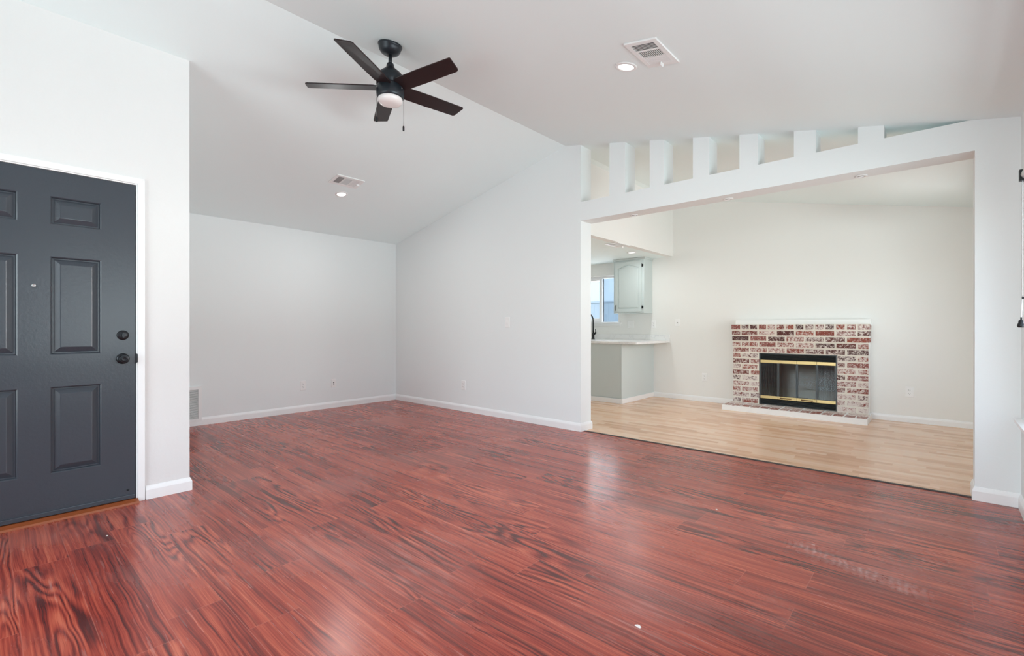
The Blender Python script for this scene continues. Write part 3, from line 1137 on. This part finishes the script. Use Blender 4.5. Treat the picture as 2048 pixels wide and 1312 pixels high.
# inner reveal of the opening stays mortar-coloured
me_o = m.build('brick_surround', [M['mortar'], M['brick']], fp, weld=False)
me = me_o.data
at_t = me.attributes.new('tone', 'FLOAT', 'FACE')
at_w = me.attributes.new('wash', 'FLOAT', 'FACE')
at_t.data.foreach_set('value', tone[:len(me.polygons)])
at_w.data.foreach_set('value', wash[:len(me.polygons)])
m = MB().box(-2.197, -.627, 7.290, back, ZT - .02, 1.236)
pt(m.build('mantel_ledge', M['hearth_white'], fp, .003), 'white painted back ledge')
# painted end face
m = MB().box(BX1 - .001, BX1 + .007, BYF + .012, back, ZB0, ZT - .005)
m.build('painted_end', M['hearth_white'], fp, .001)
# hearth
m = MB()
tone, wash = [], []
HX0, HX1, HYF = -2.238, -.620, 6.825
m.box(HX0, HX1, HYF, back, 0, .070, 0)
fill(0)
n = 14
p = (HX1 - HX0) / n
for k in range(n):
    brick(HX0 + p * k + .009, HX0 + p * (k + 1) - .009, HYF + .018, HYF + .178, .058, .0725, rnd.uniform(.5, 1), rnd.uniform(.40, .62))
n = 7
p = (HX1 - HX0) / n
for k in range(n):
    brick(HX0 + p * k + .012, HX0 + p * (k + 1) - .012, HYF + .200, HYF + .285, .058, .0720, rnd.uniform(.5, 1), rnd.uniform(.70, .85))
    brick(HX0 + p * k + .012, HX0 + p * (k + 1) - .012, HYF + .300, HYF + .368, .058, .0720, rnd.uniform(.5, 1), rnd.uniform(.72, .85))
ho = m.build('hearth', [M['hearth_white'], M['brick']], fp, weld=False)
pt(ho, 'low brick hearth with a white painted edge')
me = ho.data
me.attributes.new('tone', 'FLOAT', 'FACE').data.foreach_set('value', tone[:len(me.polygons)])
me.attributes.new('wash', 'FLOAT', 'FACE').data.foreach_set('value', wash[:len(me.polygons)])
# firebox (open box behind the glass)
fx0, fx1, fy0, fy1, fz0, fz1 = OX0 + .004, OX1 - .004, 7.232, 7.80, .074, OZ1 - .004
ins = .16
m = MB()
A = [(fx0, fy0, fz0), (fx1, fy0, fz0), (fx1, fy0, fz1), (fx0, fy0, fz1)]
Bk = [(fx0 + ins, fy1, fz0), (fx1 - ins, fy1, fz0), (fx1 - ins, fy1 - .08, fz1), (fx0 + ins, fy1 - .08, fz1)]
m.add(A + Bk, [(0, 1, 5, 4), (1, 2, 6, 5), (2, 3, 7, 6), (3, 0, 4, 7), (4, 5, 6, 7)])
fbx = m.build('firebox', M['soot'], fp)
sol = fbx.modifiers.new('thickness', 'SOLIDIFY')
sol.thickness = .008
sol.offset = 1
# door set
gx0, gx1 = OX0 + .002, OX1 - .002
YG = 7.216
m = MB()
m.box(gx0, gx0 + .012, YG, YG + .016, .075, OZ1 - .002)
m.box(gx1 - .012, gx1, YG, YG + .016, .075, OZ1 - .002)
m.box(gx0 + .012, gx1 - .012, YG + .004, YG + .016, OZ1 - .012, OZ1 - .002)
m.box(gx0 + .012, gx1 - .012, YG + .004, YG + .016, .075, .083)
m.build('insert_frame', M['iron'], fp)
for name, za, zb, n in (('upper_louvre', .690, OZ1 - .012, 5), ('lower_louvre', .083, .150, 4)):
    m = MB()
    for k in range(n):
        z = za + (zb - za) * (k + .5) / n
        h = (zb - za) / n
        m.prism([(YG - .004, z - h * .38), (YG - .001, z - h * .42), (YG + .012, z + h * .25), (YG + .010, z + h * .36)], 0, gx0 + .012, gx1 - .012)
    m.build(name, M['iron'], fp)
xsd = [gx0 + .012, -1.628, -1.4065, -1.180, gx1 - .012]
for k in range(4):
    a, b = xsd[k] + .001, xsd[k + 1] - .001
    za, zb = .158, .688
    m = MB()
    st = .012
    m.box(a, a + st, YG - .002, YG + .010, za, zb)
    m.box(b - st, b, YG - .002, YG + .010, za, zb)
    m.box(a + st, b - st, YG - .002, YG + .010, za, za + .03)
    m.box(a + st, b - st, YG - .002, YG + .010, zb - .03, zb)
    dr = m.build('glass_door', M['iron'], fp)
    MB().box(a + st, b - st, YG + .003, YG + .005, za + .03, zb - .03).build('glass_pane', M['smoked'], dr)
    m = MB()
    m.box(a, b, YG - .008, YG - .002, zb - .041, zb)
    m.build('brass_strip', M['brass'], dr, .0015)
    m = MB()
    m.box(a, b, YG - .008, YG - .002, za, za + .040)
    m.build('brass_strip', M['brass'], dr, .0015)
    if k in (1, 2):
        xc = (a + b) / 2 - (.02 if k == 1 else -.005)
        m = MB().tube([(xc - .065, YG - .008, za + .022), (xc - .062, YG - .034, za + .020), (xc + .062, YG - .034, za + .020), (xc + .065, YG - .008, za + .022)], .006, 10)
        m.build('door_handle', M['handle'], dr)
# mesh curtains gathered at both sides
for a, b in ((gx0 + .02, -1.63), (-1.175, gx1 - .02)):
    vs, fs = [], []
    n = 60
    for k in range(n + 1):
        u = k / n
        x = a + (b - a) * u
        y = 7.262 + .010 * sin(u * 2 * pi * 9) + .004 * sin(u * 41)
        vs += [(x, y, .19), (x, y, .68)]
    for k in range(n):
        fs.append((2 * k, 2 * k + 2, 2 * k + 3, 2 * k + 1))
    o = MB().add(vs, fs, 0, True).build('mesh_curtain', M['mesh'], fp)
    s = o.modifiers.new('thickness', 'SOLIDIFY')
    s.thickness = .0015
# log grate and ash
m = MB()
for k in range(6):
    x = -1.62 + k * .086
    m.tube([(x, 7.36, .165), (x, 7.39, .125), (x, 7.62, .125), (x, 7.64, .15)], .006, 8)
m.tube([(-1.66, 7.41, .12), (-1.15, 7.41, .12)], .006, 8)
m.tube([(-1.66, 7.60, .12), (-1.15, 7.60, .12)], .006, 8)
for x in (-1.6, -1.2):
    for y in (7.41, 7.60):
        m.tube([(x, y, .12), (x, y, .078)], .005, 8)
gr = m.build('log_grate', M['iron'], fp)
vs, fs = [], []
nx, ny = 22, 12
for j in range(ny + 1):
    for i in range(nx + 1):
        u, v = i / nx * 2 - 1, j / ny * 2 - 1
        h = max(0, 1 - u * u) * max(0, 1 - v * v)
        vs.append((-1.41 + u * .27, 7.50 + v * .16, .076 + .055 * h * (0.8 + .4 * rnd.random())))
for j in range(ny):
    for i in range(nx):
        a = j * (nx + 1) + i
        fs.append((a, a + 1, a + nx + 2, a + nx + 1))
MB().add(vs, fs, 0, True).build('ash_heap', M['ash'], fp)

# ------------------------------------------------------------------ kitchen
CX, CYF = -3.50, 6.325          # outer corner of the peninsula cabinet
ZC = .890
cab = thing('base_cabinet', 'pale sage peninsula cabinet under the white counter end', 'kitchen cabinet', (-3.8, 6.85, 0))
MB().box(-4.12, CX, CYF, Y1 - .001, 0, ZC - .001).build('carcass', M['sage'], cab, .002)
m = MB()
m.box(-4.12, CX - .02, CYF - .006, CYF, .085, ZC - .003)
m.build('end_panel', M['sage'], cab, .001)
MB().box(CX - .018, CX + .004, CYF - .008, CYF + .014, .0, ZC - .003).build('corner_strip', M['sage'], cab, .002)
baseboard('base_trim', [(CX + .004, Y1 - .014), (CX + .004, CYF - .008), (-4.12, CYF - .008)][::-1], '', [(0, .001), (.009, .001), (.009, .058), (.005, .068), (0, .07)], M['sage'], cab) \
    if False else None
m = MB()
m.box(CX + .001, CX + .012, CYF - .016, Y1 - .014, .001, .072)
m.box(-4.12, CX + .012, CYF - .018, CYF - .006, .001, .072)
m.build('base_trim', M['trim'], cab, .003)

run = thing('sink_cabinet', 'pale sage cabinet run under the sink and window', 'kitchen cabinet', (-5.1, 7.0, 0))
MB().box(XL + .002, -4.122, 6.80, Y1 - .001, .09, ZC - .001).build('carcass', M['sage'], run)
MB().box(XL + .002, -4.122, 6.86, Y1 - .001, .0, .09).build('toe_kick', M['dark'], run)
for k in range(4):
    a = -4.18 - .52 * k
    MB().box(a - .50, a, 6.782, 6.799, .12, .86).build('cabinet_door', M['sage'], run, .004)

ct_ = MB()
# counter top: peninsula with a rounded bar corner, plus the run under the window
L = [(XL + .002, 6.775), (-4.14, 6.775), (-4.14, 6.285), (-3.262, 6.285)]
for k in range(1, 8):
    a = R(-90 + 90 * k / 7)
    L.append((-3.262 + .034 * cos(a), 6.319 + .034 * sin(a)))
L += [(-3.224, Y1 - .021), (XL + .002, Y1 - .021)]
ct_.prism(L, 2, ZC, .926)
tag(ct_.build('countertop', M['quartz'], bevel=.003), 'white veined quartz countertop with a bar overhang', 'countertop')
m = MB().box(XL + .002, -3.222, Y1 - .020, Y1 - .001, ZC, 1.017)
tag(m.build('backsplash', M['quartz'], bevel=.002), 'low white quartz backsplash along the back of the counter', 'backsplash')

fa = thing('faucet', 'black gooseneck kitchen faucet in front of the window', 'faucet', (-4.59, 7.27, .926))
m = MB().lathe([(0, .926), (.027, .926), (.027, .934), (.021, .940), (.0195, 1.03), (.014, 1.04), (0, 1.04)], 24, Matrix.Translation((-4.59, 7.27, 0)))
m.build('base', M['black'], fa)
arc = [(-4.59, 7.27, 1.03), (-4.59, 7.27, 1.26)]
for k in range(1, 13):
    a = pi * k / 12
    arc.append((-4.59 - .045 * (1 - cos(a)), 7.27 - .085 * (1 - cos(a)), 1.26 + .115 * sin(a)))
e = arc[-1]
arc += [(e[0], e[1], e[2] - .05)]
MB().tube(arc, .0125, 14).build('spout', M['black'], fa)
MB().tube([(e[0], e[1], e[2] - .045), (e[0], e[1], e[2] - .13)], [.016, .014], 14).build('spray_head', M['black'], fa)
m = MB().tube([(-4.585, 7.265, .995), (-4.548, 7.258, 1.028), (-4.528, 7.255, 1.042)], [.014, .016, .017], 12)
m.tube([(-4.528, 7.255, 1.042), (-4.540, 7.255, 1.110)], [.008, .005], 10)
m.build('lever_handle', M['black'], fa)

uc = thing('upper_cabinet', 'pale sage wall cabinet with one arched-panel door', 'kitchen cabinet', (-3.79, Y1, 1.37))
UX0, UX1, UY, UZ0, UZ1 = -4.075, -3.525, 7.094, 1.368, 2.240
MB().box(UX0, UX1, UY, Y1 - .001, UZ0, UZ1).build('carcass', M['sage'], uc, .002)
m = MB()
cp = [(0, 0), (.006, 0), (.012, .012), (.018, .024), (0, .0265)]
m.prism([(UY - d, UZ1 + z) for d, z in cp], 0, UX0 - .015, UX1 + .015)
m.prism([(UX1 + d, UZ1 + z) for d, z in cp], 1, UY - .015, Y1 - .001)
m.build('crown_moulding', M['sage'], uc)
# door: frame with an arched recessed-then-raised panel
a, b, c, d = -4.043, -3.561, 1.390, 2.215
yd = UY - .019
ud = MB()
st = .052


def arch(x0, x1, z0, z1, rise, n=16):
    p = [(x0, z0), (x1, z0), (x1, z1 - rise)]
    for k in range(1, n):
        u = k / n
        sft = .5 - .5 * cos(2 * pi * u)
        p.append((x1 + (x0 - x1) * u, z1 - rise + rise * sft))
    p.append((x0, z1 - rise))
    return p


inner = arch(a + st, b - st, c + st, d - st, .05)
outer = []
for (x, z) in inner:
    outer.append((x, z))
nI = len(inner)
# front ring between the rectangular edge and the arched cut-out
rect = [(a, c), (b, c), (b, inner[2][1])] + [(x, d) for x, z in inner[3:-1]] + [(a, inner[-1][1])]
vs = [(x, yd, z) for x, z in rect] + [(x, yd, z) for x, z in inner] + [(x, yd + .014, z) for x, z in inner]
i2 = arch(a + st + .024, b - st - .024, c + st + .024, d - st - .024, .05)
vs += [(x, yd + .002, z) for x, z in i2]
fs = []
for q in range(3):
    for i in range(nI):
        j = (i + 1) % nI
        fs.append((q * nI + i, q * nI + j, (q + 1) * nI + j, (q + 1) * nI + i))
fs.append(tuple(3 * nI + i for i in range(nI)))
ud.add(vs, fs)
# fill the two upper corners and the edge of the slab
ud.add([(b, yd, inner[2][1]), (b, yd, d), (inner[3][0], yd, d)], [(0, 1, 2)])
ud.add([(a, yd, inner[-1][1]), (a, yd, d), (inner[-2][0], yd, d)], [(0, 1, 2)])
ud.add([(a, yd, c), (b, yd, c), (b, yd, d), (a, yd, d), (a, UY - .001, c), (b, UY - .001, c), (b, UY - .001, d), (a, UY - .001, d)],
       [(0, 1, 5, 4), (1, 2, 6, 5), (2, 3, 7, 6), (3, 0, 4, 7), (4, 5, 6, 7)])
udo = ud.build('cabinet_door', M['sage'], uc)
for z in (1.462, 2.135):
    m = MB().tube([(b + .005, yd - .002, z - .024), (b + .005, yd - .002, z + .024)], .0055, 10)
    m.prism([(b - .003, z - .026), (b + .016, z - .018), (b + .020, z), (b + .016, z + .018), (b - .003, z + .026)], 1, UY - .006, UY - .001)
    m.build('hinge', M['black'], uc)
hx = a + .022
m = MB().tube([(hx, yd, 1.412), (hx, yd - .016, 1.420), (hx, yd - .024, 1.445), (hx, yd - .024, 1.470), (hx, yd - .016, 1.495), (hx, yd, 1.503)], .0048, 10)
m.build('pull_handle', M['black'], udo)

# kitchen window
kw = thing('window_1', 'white sliding window above the kitchen sink', 'window', (-4.54, Y1 + .08, 1.64), kind='structure')
x0, x1, z0, z1 = KW
ya, yb_ = Y1 + .068, Y1 + .118
m = MB()
fw = .038
m.box(x0, x0 + fw, ya, yb_, z0, z1)
m.box(x1 - .012, x1, ya, yb_, z0, z1)
m.box(x0 + fw, x1 - .012, ya, yb_, z0, z0 + .012)
m.box(x0 + fw, x1 - .012, ya, yb_, z1 - fw, z1)
m.build('window_frame', M['vinyl'], kw, .003, weld=False)
m = MB()
m.box(-4.575, -4.520, ya - .006, yb_ - .012, z0 + .012, z1 - fw)
m.box(x0 + fw, -4.575, ya - .006, yb_ - .020, z0 + .012, z0 + .075)
m.box(x0 + fw, -4.575, ya - .006, yb_ - .020, z1 - fw - .035, z1 - fw)
m.build('sash', M['vinyl'], kw, .003, weld=False)
MB().box(x0 + fw, -4.575, ya + .010, ya + .014, z0 + .075, z1 - fw - .035).build('pane', M['pane'], kw)
m = MB()
MB().box(-4.520, x1 - .012, ya + .024, ya + .028, z0 + .012, z1 - fw).build('pane', M['pane'], kw)
m = MB()
m.box(-4.518, -4.505, ya + .033, ya + .040, z0 + .014, z1 - fw)
m.build('screen_frame', M['slot'], kw)
MB().box(-4.505, x1 - .012, ya + .035, ya + .037, z0 + .014, z1 - fw).build('insect_screen', M['screen'], kw)
m = MB()
m.box(x0 - .055, x1 + .058, Y1 - .038, Y1 + .066, z0 - .022, z0 - .0005)
m.box(x0 - .035, x1 + .040, Y1 - .016, Y1 - .0005, z0 - .058, z0 - .022)
struct(m.build('trim_2', M['trim'], bevel=.003, weld=False), 'white sill board and apron under the kitchen window', 'window sill')

# ------------------------------------------------------------------ right window, plus windows added for daylight behind the viewer and in dining
def frame_window(name, label, axis, lo, hi, z0, z1, c0, c1, mull):
    w = thing(name, label, 'window', (c0, (lo + hi) / 2, (z0 + z1) / 2) if axis == 'x' else ((lo + hi) / 2, c0, (z0 + z1) / 2), kind='structure')

    def bx(m, a, b, p, q, e=0):
        if axis == 'x':
            m.box(c0 + e, c1 - e, a, b, p, q)
        else:
            m.box(a, b, c0 + e, c1 - e, p, q)
    m = MB()
    f = .05
    bx(m, lo, lo + f, z0, z1)
    bx(m, hi - f, hi, z0, z1)
    bx(m, lo + f, hi - f, z0, z0 + f)
    bx(m, lo + f, hi - f, z1 - f, z1)
    cuts = [lo + f] + mull + [hi - f]
    for q in mull:
        bx(m, q - .025, q + .025, z0 + f, z1 - f)
    m.build('window_frame', M['vinyl'], w, weld=False)
    for i in range(len(cuts) - 1):
        m = MB()
        bx(m, cuts[i] + (.025 if i else 0), cuts[i + 1] - (.025 if i < len(cuts) - 2 else 0), z0 + f, z1 - f, (c1 - c0) / 2 - .002)
        m.build('pane', M['pane'], w)
    return w


frame_window('window_2', 'large white-framed window in the right wall', 'x', RWIN[0], RWIN[1], RWIN[2], RWIN[3], XR + .07, XR + .12, [2.2])
frame_window('window_added_front', 'wide window added behind the viewer to let in daylight', 'y', FW[0], FW[1], FW[2], FW[3], YB - .10, YB - .05, [-2.3, -1.2])
frame_window('window_added_dining', 'two-pane window added to the dining room right wall for daylight', 'x', PAT[0], PAT[1], PAT[2], PAT[3], XR + .05, XR + .10, [5.9])
m = MB()
m.box(XR - .040, XR + .069, RWIN[0] - .1, 4.272, RWIN[2] - .020, RWIN[2] - .0005)
struct(m.build('trim_3', M['trim'], bevel=.002), 'white stool board under the right window', 'window sill')
sh = thing('window_shade', 'white roller shade fittings at the right edge with black brackets and cord', 'window shade', (.35, 3.9, 1.97))
MB().box(.325, .379, 3.800, 3.836, 1.935, 1.998).build('bracket', M['black'], sh, .003)
m = MB().tube([(.352, 3.80, 1.967), (.352, .60, 1.967)], .022, 20)
m.build('roller', M['vinyl'], sh)
m = MB().tube([(.338, 3.806, 1.94), (.338, 3.806, 1.19)], .0018, 8)
co = m.build('pull_cord', M['vinyl'], sh)
m = MB().lathe([(0, 1.131), (.012, 1.131), (.0165, 1.137), (.0165, 1.146), (.012, 1.156), (.0105, 1.170), (.004, 1.174), (.003, 1.19), (0, 1.19)], 20, Matrix.Translation((.338, 3.868, 0)))
m.build('cord_tassel', M['black'], sh)
MB().tube([(.338, 3.868, 1.185), (.338, 3.82, 1.30), (.338, 3.806, 1.9)], .0018, 8).build('tassel_cord', M['vinyl'], sh)
MB().box(.334, .379, 3.789, 3.800, 1.286, 1.300).build('cord_cleat', M['black'], sh, .002)

# ------------------------------------------------------------------ bits on the floor
rc = random.Random(5)


def chip(x, y, r, label):
    vs = []
    n = 9
    for k in range(n):
        a = 2 * pi * k / n
        q = r * rc.uniform(.65, 1.15)
        vs.append((x + q * cos(a) * 1.2, y + q * sin(a) * .8, .0003))
    for k in range(n):
        v = vs[k]
        vs.append((x + (v[0] - x) * .6, y + (v[1] - y) * .6, rc.uniform(.003, .006) * r / .014))
    fs = [tuple(reversed(range(n))), tuple(range(n, 2 * n))]
    for k in range(n):
        j = (k + 1) % n
        fs.append((k, j, n + j, n + k))
    return tag(MB().add(vs, fs).build('plaster_chip', M['chip']), label, 'debris', 'plaster chips on the red floor')


chip(-.848, 1.657, .011, 'largest white plaster chip on the red floor, near the front edge')
chip(-1.03, 3.05, .006, 'small white plaster crumb on the red floor toward the dining opening')
chip(-3.36, .45, .007, 'small plaster crumb on the red floor close to the front door')

# ------------------------------------------------------------------ outside
m = MB().box(-12, 6, Y1 + .3, 22, -.3, -.1)
tag(m.build('yard', M['ground']), 'pale concrete yard outside the kitchen window', 'ground', kind='structure')
fe = thing('fence', 'grey-blue board fence beyond the kitchen window', 'fence', (-6, 10.2, -.1))
m = MB()
for k in range(40):
    x = -10 + k * .2
    m.box(x, x + .197, 10.2, 10.225, -.1, 1.75)
m.build('boards', M['fence'], fe)
MB().box(-10, -2, 10.17, 10.26, 1.75, 1.79).build('cap_rail', M['fence'], fe)
nb = MB().box(-11, -3, 13.0, 17, -.1, 4.6)
tag(nb.build('neighbour_house', M['stucco']), 'pale blue stucco house wall beyond the fence', 'house')
